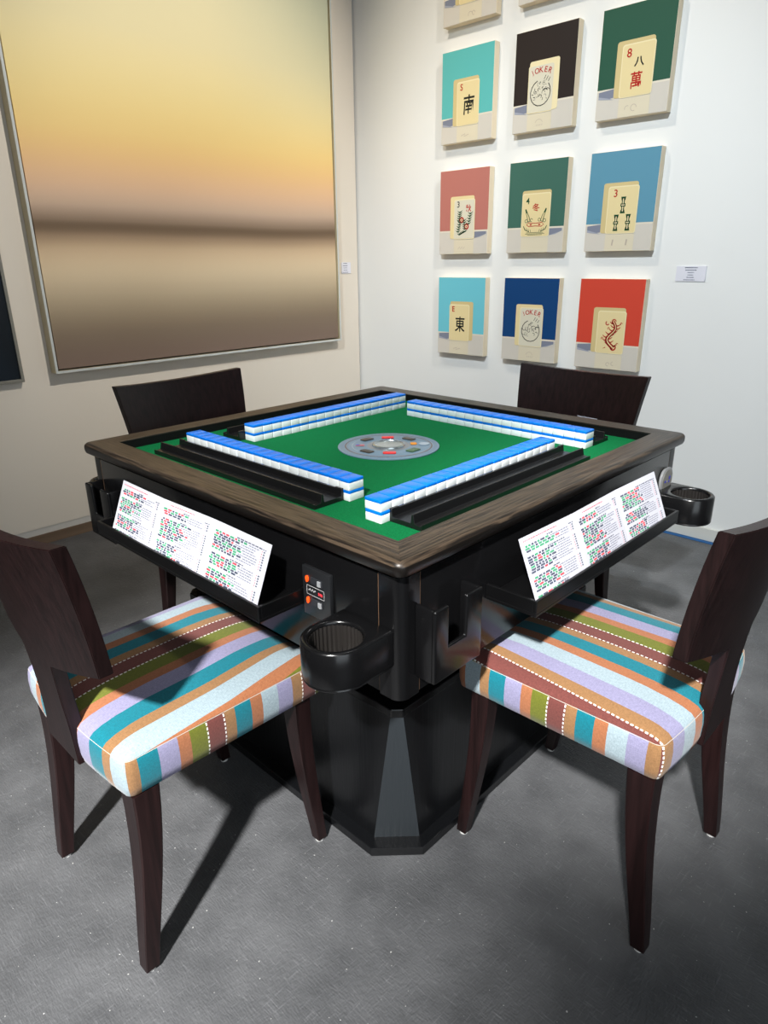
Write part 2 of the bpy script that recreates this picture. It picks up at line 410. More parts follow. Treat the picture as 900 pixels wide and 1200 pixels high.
t = thing('framed_picture', 'dark blue-black picture in a thin grey frame cut off at the left edge', 'picture', (WL+0.0005, -0.205, 0.718))
for (y0, y1, z0, z1) in ((-0.012, 0, 0, 1.25), (-0.9, -0.888, 0, 1.25), (-0.888, -0.012, 0, 0.012), (-0.888, -0.012, 1.238, 1.25)):
    m = MB(); m.box(0, 0.03, y0, y1, z0, z1, bev=0.001); m.build('frame_bar', mat('frame_grey', (128, 126, 118), 0.35), t)
m = MB(); m.box(0, 0.022, -0.888, -0.012, 0.012, 1.238)
m.build('picture_panel', mat('night_paint', (8, 20, 30), 0.4, noise=((2, 2, 1.2), 0.8, 3)), t)

# wall labels
def wall_label(name_label, f, wd, h, rows):
    t = thing('wall_label', name_label, 'label', f(0, 0, 0))
    base = Vector(f(0, 0, 0))
    g = lambda u, v, l: tuple(Vector(f(u, v, 0.004+0.0004*l))-base)
    m = MB(); m.prism([(0, 0), (wd, 0), (wd, h), (0, h)], lambda u, v: tuple(Vector(f(u, v, 0.0003))-base), lambda u, v: tuple(Vector(f(u, v, 0.004))-base))
    m.build('plate', mat('label_plate', (222, 222, 232), 0.5), t)
    a = Art(g); rnd = random.Random(5)
    for i, (hw, gl) in enumerate(rows):
        v = h*(0.9-0.8*i/(len(rows)-1)); u = wd/2-hw*wd/2+gl*wd
        e = u+hw*wd
        while u < e:
            k = rnd.uniform(.002, .005); a.quad(u, min(e, u+k), v-h*.028, v+h*.028, ink_navy if i < 2 else ink_grey, 1); u += k+.0012
    a.build('print', t)
wall_label('small white printed label on the white wall right of the tile paintings', lambda u, v, d: (-0.022+u, WR-d, 1.078+v), .118, .058, [(.42, 0), (.38, 0), (.22, 0), (.2, 0), (.24, 0), (.38, -.03)])
wall_label('faint white label on the left wall between hazy painting and corner', lambda u, v, d: (WL+d, 1.612+u, 1.103+v), .072, .060, [(.4, -.1), (.5, -.1), (.4, -.1), (.4, -.1), (.6, -.1)])

# ------------------------------------------------------------------ nine (and three cut-off) mahjong tile paintings
CW, CH, CD = 0.300, 0.386, 0.038
cream = mat('canvas_edge', (232, 218, 192), 0.7, 0.2)
tab_m = mat('art_table', (206, 200, 190), 0.6, 0.2, noise=((8, 8, 3), 0.03, 2))
tab_w = mat('art_table_edge', (222, 214, 198), 0.6, 0.2)
ivory = mat('art_ivory', (226, 208, 158), 0.6, 0.2)
ivory_l = mat('art_ivory_light', (234, 220, 178), 0.6, 0.2)
ivory_d = mat('art_ivory_deep', (208, 188, 136), 0.6, 0.2)
ivory_g = mat('art_ivory_grey', (216, 210, 190), 0.6, 0.2)
refl = mat('art_reflection', (216, 206, 182), 0.6, 0.2)
ghost = mat('art_ghost', (184, 170, 156), 0.6, 0.2)
shade = mat('art_slate_blue', (126, 131, 148), 0.6, 0.2)
shade2 = mat('art_slate_pale', (160, 164, 178), 0.6, 0.2)
a_red = mat('art_red', (178, 34, 30), 0.6, 0.2)
a_blk = mat('art_black', (30, 32, 30), 0.6, 0.2)
a_grn = mat('art_green', (22, 74, 44), 0.6, 0.2)
COLS = [-1.246, -0.833, -0.427]; ROWS = [0.700, 1.197, 1.700, 2.187]

def tile_painting(ci, ri, bg, label, kind):
    x0, z0 = COLS[ci], ROWS[ri]
    t = thing('canvas_painting', label, 'painting', (x0, WR-0.0008, z0))
    m = MB(); m.box(0, CW, -CD, 0, 0, CH, bev=0.0015); m.build('canvas', cream, t)
    a = Art(lambda u, v, l: (u*CW, -CD-0.0003-0.00035*l, v*CH))
    B = mat('art_bg_%d_%d_%d' % bg, bg, 0.55, 0.25)
    tl = 0.285
    a.quad(0.004, 0.996, tl, 0.997, B, 0); a.quad(0.004, 0.996, 0.003, tl, tab_m, 0)
    a.quad(0.004, 0.996, tl-0.018, tl, tab_w, 1)
    side, uL, uR, vB, vT = kind['side'], kind['l'], kind['r'], .18, .655
    fm = kind.get('face', ivory)
    # cast shape beside the tile
    if kind['sh'] < 0: a.poly([(uL, vB+.02), (uL, tl-.005), (0.03, tl-.02), (0.03, tl-.06), (uL-.05, vB+.015)], shade, 2); a.poly([(uL, vB), (uL-.05, vB+.015), (.03, tl-.06), (.03, tl-.085)], shade2, 2)
    elif kind['sh'] > 0: a.poly([(uR, vB+.01), (.97, tl-.05), (.97, tl-.02), (uR, tl-.02)], shade, 2); a.poly([(uR, vB+.01), (uR+.1, vB+.02), (.97, tl-.05)], shade2, 2)
    d = .075 if side else .0
    r = .018
    def rr(u0, u1, v0, v1, rx=.035, ry=.026):
        pts = []
        for (sx, sy, a0) in ((1, 1, 0), (-1, 1, 90), (-1, -1, 180), (1, -1, 270)):
            cx = u1-rx if sx > 0 else u0+rx; cy = v1-ry if sy > 0 else v0+ry
            for k in range(6):
                q = radians(a0+18*k); pts.append((cx+rx*cos(q), cy+ry*sin(q)))
        return pts
    if side < 0: f0, f1 = uL+d, uR; a.poly(rr(uL, uR-.015, vB+.008, vT+.035), ivory_d if fm is ivory else ivory, 3)
    elif side > 0: f0, f1 = uL, uR-d; a.poly(rr(uL+.015, uR, vB+.012, vT+.038), ivory_d if fm is ivory else ivory_l, 3)
    else: f0, f1 = uL, uR; a.poly(rr(uL, uR, vB+.01, vT+.03), ivory_d, 3)
    a.poly(rr(f0, f1, vB, vT), ivory_l, 4)
    a.poly(rr(f0+.012, f1-.012, vB+.009, vT-.012, .03, .022), fm, 5)
    # reflection in the table
    a.poly([(f0+.01, .0+.004), (f1-.01, .004), (f1-.01, vB-.006), (f0+.01, vB-.006)], refl, 2)
    fc = (f0+f1)/2; fwid = f1-f0
    K = 6; asp = CH/CW
    rnd = random.Random(ci*7+ri)
    def T(s, u, v, h, mt, **kw):  # text in canvas units (v-height), corrected for aspect
        vs, fs = text_polys(s, kw.get('bold', 0)); k = a.mi(mt); bv = []
        rot = kw.get('rot', 0)
        for x, y in vs:
            x = x*kw.get('sx', 1)+kw.get('shear', 0)*y
            X, Y = x*cos(rot)-y*sin(rot), x*sin(rot)+y*cos(rot)
            bv.append(a.mb.bm.verts.new(a.f(u+X*h*asp, v+Y*h, K)))
        for f in fs:
            g = a.mb.bm.faces.new([bv[i] for i in f]); g.material_index = k
    def S(pts, w0, mt, w1=None, ly=K):   # stroke given in canvas units
        b = Art(lambda u, v, l: None)
        w1 = w0 if w1 is None else w1; n = len(pts); Lp = []; Rp = []
        P = [(u*CW, v*CH) for u, v in pts]
        for i, (u, v) in enumerate(P):
            q0 = P[max(i-1, 0)]; q1 = P[min(i+1, n-1)]; dx, dy = q1[0]-q0[0], q1[1]-q0[1]; dd = math.hypot(dx, dy) or 1
            wd = (w0+(w1-w0)*i/(n-1))/2
            Lp.append(((u-dy/dd*wd)/CW, (v+dx/dd*wd)/CH)); Rp.append(((u+dy/dd*wd)/CW, (v-dx/dd*wd)/CH))
        for i in range(n-1): a.poly([Lp[i], Rp[i], Rp[i+1], Lp[i+1]], mt, ly)
    def arc(u, v, r, a0, a1, wd, mt, ry=1, ly=K, n=14):
        S([(u+r*asp*cos(radians(a0+(a1-a0)*k/n)), v+r*ry*sin(radians(a0+(a1-a0)*k/n))) for k in range(n+1)], wd, mt, ly=ly)
    g = kind['g']
    if g in ('S', 'E'):
        T(g, f0+.09, .595, .07, a_red, bold=.012)
        T('南' if g == 'S' else '東', fc+.02, .40, .20 if g == 'E' else .21, a_blk, bold=.014, sx=.8, shear=.05 if g == 'S' else 0)
        S([(f0+.1, .07), (f0+.18, .09), (f0+.16, .06), (f0+.25, .08)], .002, ghost, ly=3)
    elif g == '8':
        T('8', f0+.10, .575, .08, a_red, bold=.012)
        T('八', fc+.02, .485, .085, a_blk, bold=.028, sx=1.1); T('萬', fc, .325, .15, a_red, bold=.014, sx=.85)
        arc(fc, .08, .03, 0, 300, .002, ghost, ly=3); arc(fc-.09, .08, .025, 60, 200, .002, ghost, ly=3)
    elif g == 'J':
        for i, ch in enumerate('JOKER'):
            q = radians(28-14*i); T(ch, fc+.31*sin(-q), .405+.195*cos(q), .056, a_red, bold=.012, rot=q)
        cx, cy = fc, .375
        arc(cx, cy, .128, 110, 400, .0036, a_blk)
        for k in range(3): S([(cx+.05+.035*k, cy+.125-.012*k), (cx+.08+.035*k, cy+.165-.014*k)], .0024, a_blk)
        for k in range(26):    # loose brush marks inside the ring
            q = rnd.uniform(0, 2*pi); rr_ = .105*math.sqrt(rnd.uniform(.02, 1)); u = cx+rr_*asp*cos(q); v = cy+rr_*sin(q)
            arc(u, v, rnd.uniform(.008, .024), q*57, q*57+rnd.uniform(90, 220), rnd.uniform(.0012, .003), a_blk, n=6)
        arc(cx, .065, .05, 20, 160, .0016, ghost, ly=3)
        for k in range(4): S([(cx-.04+.03*k, .05), (cx-.03+.03*k, .065)], .002, ghost, ly=3)
    elif g == 'autumn':
        T('3', f0+.09, .595, .072, a_blk, bold=.008); T('秋', f0+.30, .545, .085, a_red, bold=.02)
        for (u, v) in ((.38, .41), (.62, .33)):
            uu = f0+u*fwid
            a.disc(uu, v, .05, a_red, K, ry=.036); a.disc(uu, v, .026, ivory_l, K+1, ry=.018); a.disc(uu, v, .014, a_red, K+2, ry=.009)
        for (p0, p1) in (((.30, .50), (.26, .40)), ((.8, .48), (.72, .36)), ((.3, .38), (.22, .27)), ((.55, .27), (.3, .235)), ((.5, .40), (.55, .30))):
            u0_, v0_ = f0+p0[0]*fwid, p0[1]; u1_, v1_ = f0+p1[0]*fwid, p1[1]
            S([(u0_, v0_), (u1_, v1_)], .0018, a_grn)
            for k in range(5):
                q = k/4; u = u0_+(u1_-u0_)*q; v = v0_+(v1_-v0_)*q
                S([(u, v), (u+.022, v+.008), (u+.05, v+.026)], .0075, a_grn, .001); S([(u, v), (u-.025, v+.004), (u-.05, v+.018)], .0075, a_grn, .001)
        for k in range(3): S([(f0+.1+.05*k, .06), (f0+.14+.05*k, .09)], .002, ghost, ly=3)
    elif g == 'winter':
        T('4', f0+.10, .575, .07, a_grn, bold=.012); T('冬', fc, .50, .085, a_red, bold=.02, sx=1.15)
        for sgn, uu in ((-1, fc-.12), (1, fc+.12)):
            S([(uu+sgn*.06, .485), (uu+sgn*.035, .44), (uu+sgn*.01, .40), (uu-sgn*.01, .345)], .006, a_grn, .016)
            S([(uu+sgn*.035, .44), (uu+sgn*.01, .40), (uu-sgn*.008, .352)], .004, ivory, .009, ly=K+1)
            arc(uu+sgn*.04, .355, .018, 0, 360, .0022, a_grn); arc(uu-sgn*.05, .365, .016, 0, 300, .0022, a_grn)
            S([(uu+sgn*.085, .30), (uu+sgn*.06, .26), (uu-sgn*.02, .235)], .0035, a_grn)
            for k in range(4): S([(uu+sgn*(.07-.035*k), .285-.008*k), (uu+sgn*(.055-.035*k), .255-.008*k)], .002, a_grn)
            a.disc(fc+sgn*.075, .312, .02, a_red, K, ry=.009)
        S([(fc-.15, .312), (fc-.12, .335), (fc, .326), (fc+.12, .335), (fc+.15, .312), (fc+.11, .292), (fc, .298), (fc-.11, .292), (fc-.15, .312)], .0032, a_red)
        for k, (wv, vv) in enumerate(((.15, .225), (.17, .212), (.13, .20))): S([(fc-wv, vv), (fc+wv, vv)], .0018, a_grn)
    elif g == 'bamboo':
        T('3', f0+.11, .585, .075, a_red, bold=.01)
        for (u, v) in ((fc+.01, .465), (f0+.15, .29), (f1-.12, .29)):
            for sg in (-1, 1):
                S([(u, v), (u, v+sg*.07)], .0125, a_grn); S([(u, v+sg*.046), (u, v+sg*.062), (u, v+sg*.076), (u, v+sg*.082)], .016, a_grn, .023)
                S([(u, v+sg*.014), (u, v+sg*.064)], .0042, ivory_l, ly=K+1)
            S([(u-.036, v), (u+.036, v)], .012, a_grn, ly=K); S([(u-.022, v), (u+.022, v)], .004, ivory_l, ly=K+2)
        for u in (f0+.12, f1-.12): S([(u, .06), (u+.01, .12)], .006, ghost, ly=3)
    elif g == 'scroll':
        pts = [(fc+.02+.075*sin(2.2*pi*q)*(0.6+.4*q), .545-.30*q) for q in [k/16 for k in range(17)]]
        S(pts, .014, a_red, .019)
        S([(u+.004, v) for u, v in pts], .003, ivory, .005, ly=K+1)
        arc(fc+.04, .54, .024, 0, 330, .004, a_red); arc(fc-.06, .52, .02, 120, 340, .004, a_red)
        for k in range(2, 16):
            u, v = pts[k]; sg = 1 if k % 2 else -1
            S([(u, v), (u+sg*.055, v+.012), (u+sg*.08, v+.03)], .006, a_red, .0025)
            if k % 3 == 0: arc(u+sg*.085, v+.03, .011, 0, 260, .0025, a_red)
        arc(fc+.06, .255, .03, 180, 420, .006, a_red); S([(fc-.06, .25), (fc-.1, .235)], .004, a_red, .001)
        arc(fc, .06, .02, 0, 300, .002, ghost, ly=3); arc(fc+.08, .07, .02, 90, 300, .002, ghost, ly=3)
    elif g == 'cut':
        arc(fc, .06, .03, 20, 200, .002, ghost, ly=3); arc(fc+.06, .07, .02, 0, 300, .002, ghost, ly=3)
    a.build('painted_scene', t)

tile_painting(0, 2, (92, 182, 180), 'canvas of an ivory tile with S and south character on turquoise', dict(side=-1, l=.235, r=.745, sh=-1, g='S'))
tile_painting(1, 2, (40, 32, 30), 'canvas of a joker tile with red lettering on black background', dict(side=1, l=.245, r=.745, sh=-1, g='J', face=ivory_g))
tile_painting(2, 2, (38, 84, 66), 'canvas of a red 8 character tile on dark green, highest at right', dict(side=-1, l=.245, r=.77, sh=-1, g='8'))
tile_painting(0, 1, (184, 116, 106), 'canvas of a 3 autumn flower tile on dusty pink background', dict(side=-1, l=.23, r=.735, sh=1, g='autumn', face=ivory_g))
tile_painting(1, 1, (62, 104, 92), 'canvas of a 4 winter tile with red mask-like bowl on grey-green', dict(side=0, l=.255, r=.755, sh=1, g='winter'))
tile_painting(2, 1, (92, 146, 170), 'canvas of a three bamboo tile on sky blue background', dict(side=-1, l=.235, r=.755, sh=-1, g='bamboo'))
tile_painting(0, 0, (108, 192, 208), 'canvas of an ivory tile with E and east character on light cyan', dict(side=1, l=.255, r=.765, sh=-1, g='E'))
tile_painting(1, 0, (8, 62, 116), 'canvas of a joker tile on deep navy blue background', dict(side=-1, l=.25, r=.755, sh=1, g='J', face=ivory_g))
tile_painting(2, 0, (206, 70, 52), 'canvas of a tile with red dragon scroll on bright red-orange', dict(side=-1, l=.255, r=.77, sh=-1, g='scroll'))
tile_painting(0, 3, (60, 66, 74), 'leftmost tile painting cut off by the top edge, above the turquoise canvas', dict(side=-1, l=.235, r=.745, sh=-1, g='cut'))
tile_painting(1, 3, (150, 120, 100), 'cream-edged canvas cut off by the top edge, above the black joker canvas', dict(side=1, l=.245, r=.745, sh=0, g='cut'))
tile_painting(2, 3, (110, 140, 120), 'canvas corner barely showing at the top edge, above the dark green canvas', dict(side=-1, l=.245, r=.77, sh=0, g='cut'))

# ------------------------------------------------------------------ mahjong table
H, A, I = 0.752, 0.541, 0.474
ZF = 0.729; ZB = 0.499; B = 0.526; RT = 0.025
table = thing('mahjong_table', 'square black automatic mahjong table with green felt top and dark oak rim', 'table')
# rim: swept profile around a rounded square
m = MB()
prof = [(I, H-RT), (I, H-.001), (I+.001, H), (A-.03, H)]
for k in range(6): prof.append((A-.011+.011*sin(radians(18*k)), H-.011+.011*cos(radians(18*k))))
prof += [(A-.0005, H-.019), (A-.003, H-RT)]
rings = []
for (d, z) in prof:
    r = 0.002 if d < .5 else 0.020+(d-A)
    rings.append([(x, y, z) for x, y in rrect(d, d, max(r, .002), 6)])
rings.append(rings[0])
m.loft(rings, cap=False)
bmesh.ops.recalc_face_normals(m.bm, faces=m.bm.faces)
for f in m.bm.faces:
    if f.normal.z < .42: f.material_index = 1
m.build('rim', [rim_m, mat('rim_edge', (20, 17, 15), 0.3, 0.5, bump=((60, 60, 200), 0.1))], table, smooth=True)
m = MB(); m.zprism(rrect(I-.0005, I-.0005, .003, 2), ZF-.02, ZF)
m.build('felt', mat('green_felt', (6, 100, 54), 0.95, 0.1, noise=((420, 420, 420), 0.28, 2), bump=((600, 600, 600), 0.3)), table)
m = MB()
for k in range(4):
    R = Matrix.Rotation(k*pi/2, 3, 'Z')
    f = lambda x, y, z: tuple(R @ Vector((x, y, z)))
    m.face([f(-I+.0003, -I+.0006, ZF), f(I-.0003, -I+.0006, ZF), f(I-.0003, -I+.0006, H-.003), f(-I+.0003, -I+.0006, H-.003)])
m.build('inner_lining', mat('black_lining', (8, 8, 9), 0.6, 0.2), table, recalc=False)
# cabinet body: side panels and rounded corner posts
pc = 0.046
for k in range(4):
    R = Matrix.Rotation(k*pi/2, 3, 'Z')
    m = MB(); m.box(-B+pc+.0012, B-pc-.0012, -B, -B+.016, ZB, H-RT-.010, bev=.0012)
    for v in m.bm.verts: v.co = R @ v.co
    m.build('side_panel', black, table, smooth=True)
    m = MB()
    r = .022; pts = [(B-pc, -B), ] + [(B-r+r*cos(radians(a)), -B+r+r*sin(radians(a))) for a in range(-90, 1, 10)] + [(B, -B+pc), (B-.02, -B+pc), (B-.02, -B+.02), (B-pc, -B+.02)]
    m.zprism(pts, ZB-.004, H-RT-.010)
    for v in m.bm.verts: v.co = R @ v.co
    m.build('corner_post', black, table, smooth=True)
    m = MB(); m.box(B-pc-.002, B-pc+.001, -B+.0004, -B+.012, ZB+.001, H-RT-.011); m.box(B-.012, B-.0004, -B+pc-.001, -B+pc+.002, ZB+.001, H-RT-.011)
    for v in m.bm.verts: v.co = R @ v.co
    m.build('seam_strip', seam_m, table)
m = MB(); m.box(-B+.02, B-.02, -B+.02, B-.02, ZB+.002, ZB+.02); m.box(-B+.012, B-.012, -B+.012, B-.012, H-RT-.014, H-RT-.002)
m.build('inner_frame', black_sat, table)
# pedestal
def octa(x0, x1, c): return [(x0+c, x0), (x1-c, x0), (x1, x0+c), (x1, x1-c), (x1-c, x1), (x0+c, x1), (x0, x1-c), (x0, x0+c)]
def octs(h, c, h2=None):
    h2 = h if h2 is None else h2   # near half-size h, far half-size h2
    return [(-h2+c, -h), (h-c, -h), (h, -h+c), (h, h2-c), (h-c, h2), (-h2+c, h2), (-h2, h2-c), (-h2, -h+c)]
m = MB(); m.zprism(octs(.451, .077, .335), 0, .021, bev=.0015); m.build('base_plate', black_ped, table)
m = MB(); m.loft([[(x, y, .021) for x, y in octs(.424, .068, .315)], [(x, y, .352) for x, y in octs(.424, .018, .315)]])
m.build('pedestal', black_ped, table)
# sheets on the pedestal's four chamfers, paler oak colour paints in light there
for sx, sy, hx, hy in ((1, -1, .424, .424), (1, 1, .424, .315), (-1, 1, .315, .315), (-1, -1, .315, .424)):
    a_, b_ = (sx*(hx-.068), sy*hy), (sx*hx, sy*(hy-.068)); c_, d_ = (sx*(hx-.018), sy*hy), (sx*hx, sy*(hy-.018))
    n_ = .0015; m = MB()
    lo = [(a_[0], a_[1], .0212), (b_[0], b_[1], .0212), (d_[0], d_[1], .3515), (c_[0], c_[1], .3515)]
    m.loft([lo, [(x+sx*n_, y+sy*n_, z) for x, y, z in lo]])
    m.build('lit_facet', mat('black_oak_lit', (42, 47, 51), 0.4, 0.5, bump=((160, 160, 6), 0.25)), table)
m = MB(); m.zprism(octs(.427, .018, .318), .352, .372, bev=.003); m.zprism(octs(.31, .02), .372, ZB+.002, bev=.002); m.build('pedestal_cap', black_pl, table)
# the fittings of each side, modelled facing -y and turned for each side
def cup_holder():
    m = MB(); cx, cy, r = .455, -.597, .056
    outer = [(cx+r*cos(radians(a)), cy+r*sin(radians(a))) for a in range(180, 361, 10)]+[(cx+r, -B-.0005), (cx-r, -B-.0005)]
    hr = .044; n = 40
    m.zprism(outer, .557, .5629, bev=.003)
    # wall with hole: ring of quads between the outer outline (resampled by angle) and the hole
    def outp(a):
        dx, dy = cos(a), sin(a)
        if dy <= 0: return (cx+r*dx, cy+r*dy)
        t = 1e9
        if abs(dx) > 1e-6: t = r/abs(dx)
        t2 = (-B-.0005-cy)/dy
        t = min(t, t2); return (cx+dx*t, cy+dy*t)
    prof = [(0, .563, 1), (0, .6215, 1), (0.0025, .6245, 1), (.0045, .6255, 1), (.0035, .6255, 0), (.0015, .6245, 0), (0, .6215, 0), (-.0012, .566, 0)]
    rings = []
    for (ins, z, o) in prof:
        ring = []
        angs = [2*pi*k/n for k in range(n)]
        ca = math.atan2(-B-.0005-cy, r); 
        for a_ in angs:
            if abs(a_-2*pi/n*round(ca/(2*pi/n))) < 1e-6: a_ = ca
            if abs(a_-2*pi/n*round((pi-ca)/(2*pi/n))) < 1e-6: a_ = pi-ca
            if o:
                x, y = outp(a_); d = math.hypot(x-cx, y-cy); k = (d-ins)/d; ring.append((cx+(x-cx)*k, cy+(y-cy)*k, z))
            else:
                a0 = a_; ring.append((cx+(hr+ins)*cos(a0), cy+(hr+ins)*sin(a0), z))
        rings.append(ring)
    m.loft(rings)
    o = m.build('cup_holder', black, None, smooth=True, angle=40)
    m = MB()
    rb = []
    for z in (.5665, .6195):
        rb.append([(cx+(hr-(.0010 if k % 2 else .0026))*cos(2*pi*k/72), cy+(hr-(.0010 if k % 2 else .0026))*sin(2*pi*k/72), z) for k in range(72)])
    m.loft(rb, cap=False)
    i = m.build('ribbed_insert', mat('insert_rubber', (34, 31, 29), 0.5), o); return o
def holder_box():
    m = MB(); x0, x1, y0, y1, z0, z1 = -.492, -.368, -.568, -B-.0003, .532, .664
    n0, n1, nz = -.457, -.412, .590
    m.prism([(x0, z0), (x1, z0), (x1, z1), (n1, z1), (n1, nz), (n0, nz), (n0, z1), (x0, z1)], lambda x, z: (x, y0, z), lambda x, z: (x, y0+.009, z), bev=.0035, seg=3)
    m.box(x0, x0+.009, y0+.006, y1, z0, z1, bev=.003); m.box(x1-.009, x1, y0+.006, y1, z0, z1, bev=.003)
    m.box(x0+.008, x1-.008, y0+.008, y1, z0, z0+.008)
    return m.build('phone_holder', black, None, smooth=True, angle=40)
def score_tray():
    m = MB(); x0, x1, y0, y1 = -.300, .300, -.630, -B-.0003
    m.box(x0, x1, y0, y1, .600, .606, bev=.001)
    m.box(x0, x1, y0, y0+.006, .606, .630, bev=.0012); m.box(x0, x0+.006, y0+.006, y1, .606, .630, bev=.0012); m.box(x1-.006, x1, y0+.006, y1, .606, .630, bev=.0012)
    return m.build('card_tray', black_sat, None)
protos = [cup_holder(), holder_box(), score_tray()]
for o in protos: o.parent = table
for k in (1, 2, 3):
    for o in protos: child_copy(o, table, k*pi/2)
# control panel, left-front side
m = MB(); m.box(.303, .374, -.529, -B+.0057, .585, .678, bev=.0015)
cp = m.build('control_panel', mat('panel_black', (30, 31, 33), 0.35), table, smooth=True); cp.location.y = -.006
for z in (.656, .615):
    m = MB(); m.box(.326, .356, -.5308, -.5288, z-.0065, z+.0065, bev=.0009); o = m.build('slide_switch', mat('switch_slot', (44, 46, 50), 0.4), cp)
    m = MB(); m.box(.346, .354, -.5335, -.5308, z-.005, z+.005, bev=.0006); m.build('switch_knob', mat('switch_grey', (150, 152, 154), 0.4), o)
    m = MB(); m.prism([(.317+.0034*cos(2*pi*k/20), z+.0062*sin(2*pi*k/20)) for k in range(20)], lambda x, z_: (x, -.5288, z_), lambda x, z_: (x, -.5315, z_))
    m.build('indicator_lamp', mat('lamp_orange', (255, 90, 30), 0.3, emit=((255, 70, 20), 0.5)), cp)
a = Art(lambda u, v, l: (u, -.5292-.0003*l, v)); wl_ = mat('panel_white', (190, 190, 190), 0.5)
for (u0_, u1_, v0_, v1_) in ((.314, .360, .6435, .6445), (.314, .360, .6265, .6275), (.314, .315, .6265, .6445), (.359, .360, .6265, .6445)): a.quad(u0_, u1_, v0_, v1_, wl_, 1)
for k in range(6): a.quad(.319+.0032*k, .3212+.0032*k, .634+.002*(k % 2), .637+.002*(k % 2), wl_, 1)
for k in range(3): a.quad(.344+.004*k, .347+.004*k, .632, .6375, ink_red, 1)
a.build('panel_print', cp)
# round clear badge stuck on the right-front side
m = MB()
def lobe(z): return
pts = []
for k in range(40):
    q = 2*pi*k/40; rr_ = .036*(1-.16*max(0, cos(q-pi/2))**6); pts.append((.463+rr_*cos(q)*1.0, .644+rr_*1.02*sin(q)))
m.prism(pts, lambda y, z: (B+.0005, y, z), lambda y, z: (B+.007, y, z), bev=.002)
bd = m.build('acrylic_badge', mat('clear_acrylic', (168, 170, 172), 0.12, 0.6, alpha=0.75), table, smooth=True)
m = MB()
m.prism([(.463+.028*cos(2*pi*k/30), .643+.028*sin(2*pi*k/30)) for k in range(30)], lambda y, z: (B+.0072, y, z), lambda y, z: (B+.0084, y, z))
m.build('badge_face', mat('badge_grey', (128, 126, 120), 0.4), bd)
a = Art(lambda u, v, l: (B+.0085+.0003*l, u, v)); bl = mat('badge_blue', (40, 48, 200), 0.4)
a.quad(.445, .455, .639, .644, bl, 1); a.quad(.457, .463, .639, .643, wl_, 1); a.disc(.474, .648, .005, bl, 1); a.quad(.468, .476, .636, .641, bl, 1)
a.build('badge_print', bd)

# dice console in the middle of the felt
DX, DY, DR = 0.004, 0.002, .128
cons = MB()
def cyl(mb, cx, cy, r, z0, z1, n=48, mi=0, bev=0): mb.zprism([(cx+r*cos(2*pi*k/n), cy+r*sin(2*pi*k/n)) for k in range(n)], z0, z1, mi, bev)
cyl(cons, DX, DY, DR, ZF, ZF+.0035, 64, 0, .001)
con = cons.build('dice_console', mat('console_blue_grey', (108, 132, 150), 0.35), table, smooth=True)
a = Art(lambda u, v, l: (DX+u, DY+v, ZF+.0036+.0002*l))
con_in = mat('console_grey', (112, 128, 142), 0.4); con_br = mat('console_bronze', (88, 70, 62), 0.4); con_lt = mat('console_pale', (160, 172, 182), 0.4); con_dk = mat('console_dark', (62, 58, 52), 0.4)
a.ring(0, 0, .109, .003, con_br, 1, n=64); a.ring(0, 0, .105, .005, con_in, 1, n=64)
for k in range(72):
    q = 2*pi*k/72; a.stroke([(.114*cos(q), .114*sin(q)), (.123*cos(q), .123*sin(q))], .0022, con_in, 1)
a.ring(0, 0, .092, .0015, con_lt, 1, a0=150, a1=260, n=20)
a.build('console_print', con)
a = Art(lambda u, v, l: (DX+u, DY+v, ZF+.0036+.0002*l)); a.ring(0, 0, .048, .012, mat('console_rim', (120, 122, 126), 0.3), 1, n=48); a.build('dish_ring', con)
def pad(name, ang, rad, wx, wy, rgb, emit=None, turn=0):
    m = MB(); m.zprism(rrect(wx, wy, min(wx, wy)*.4, 4), ZF+.0038, ZF+.0062, bev=.0006)
    q = radians(ang); R = Matrix.Rotation(q+radians(turn), 3, 'Z')
    for v in m.bm.verts:
        c = R @ v.co; v.co = (DX+rad*cos(q)+c.x, DY+rad*sin(q)+c.y, c.z)
    return m.build(name, mat('%s_%d_%d_%d' % (name, *rgb), rgb, 0.35), con, smooth=True)
for ang in (135, -45): pad('red_button', ang, .076, .009, .016, (232, 44, 48))
for ang in (88, 180+5, 182-90): pass
pad('dark_button', 92, .080, .010, .017, (66, 60, 52)); pad('dark_button', 178, .080, .010, .017, (64, 58, 50)); pad('dark_button', -88, .080, .010, .017, (62, 56, 50))
pad('green_button', 2, .080, .011, .018, (62, 96, 66))
pad('orange_button', 52, .064, .008, .009, (236, 148, 40))
m = MB(); q = radians(48); m.zprism([(DX+.090*cos(q)+.013*cos(2*pi*k/24), DY+.090*sin(q)+.013*sin(2*pi*k/24)) for k in range(24)], ZF+.0038, ZF+.0058, bev=.0005); m.build('round_seal', con_lt, con)
fl = Art(lambda u, v, l: (DX+u, DY+v, ZF+.0042+.0002*l))
fx, fy = .072*cos(radians(225)), .072*sin(radians(225)); d1 = (cos(radians(45)), sin(radians(45))); d2 = (-d1[1], d1[0])
def fq(a0, a1, b0, b1, mt, ly): fl.poly([(fx+d1[0]*p+d2[0]*q_, fy+d1[1]*p+d2[1]*q_) for p, q_ in ((a0, b0), (a1, b0), (a1, b1), (a0, b1))], mt, ly)
fq(-.011, .011, -.007, .007, con_lt, 1); fq(-.011, -.001, 0, .007, mat('flag_blue', (50, 60, 190), 0.5), 2)
for k in range(3): fq(-.001 if k > 1 else -.011, .011, -.0065+.0055*k, -.0035+.0055*k, mat('flag_red', (214, 70, 70), 0.5), 2)
fl.build('striped_sticker', con)
m = MB(); rings = []
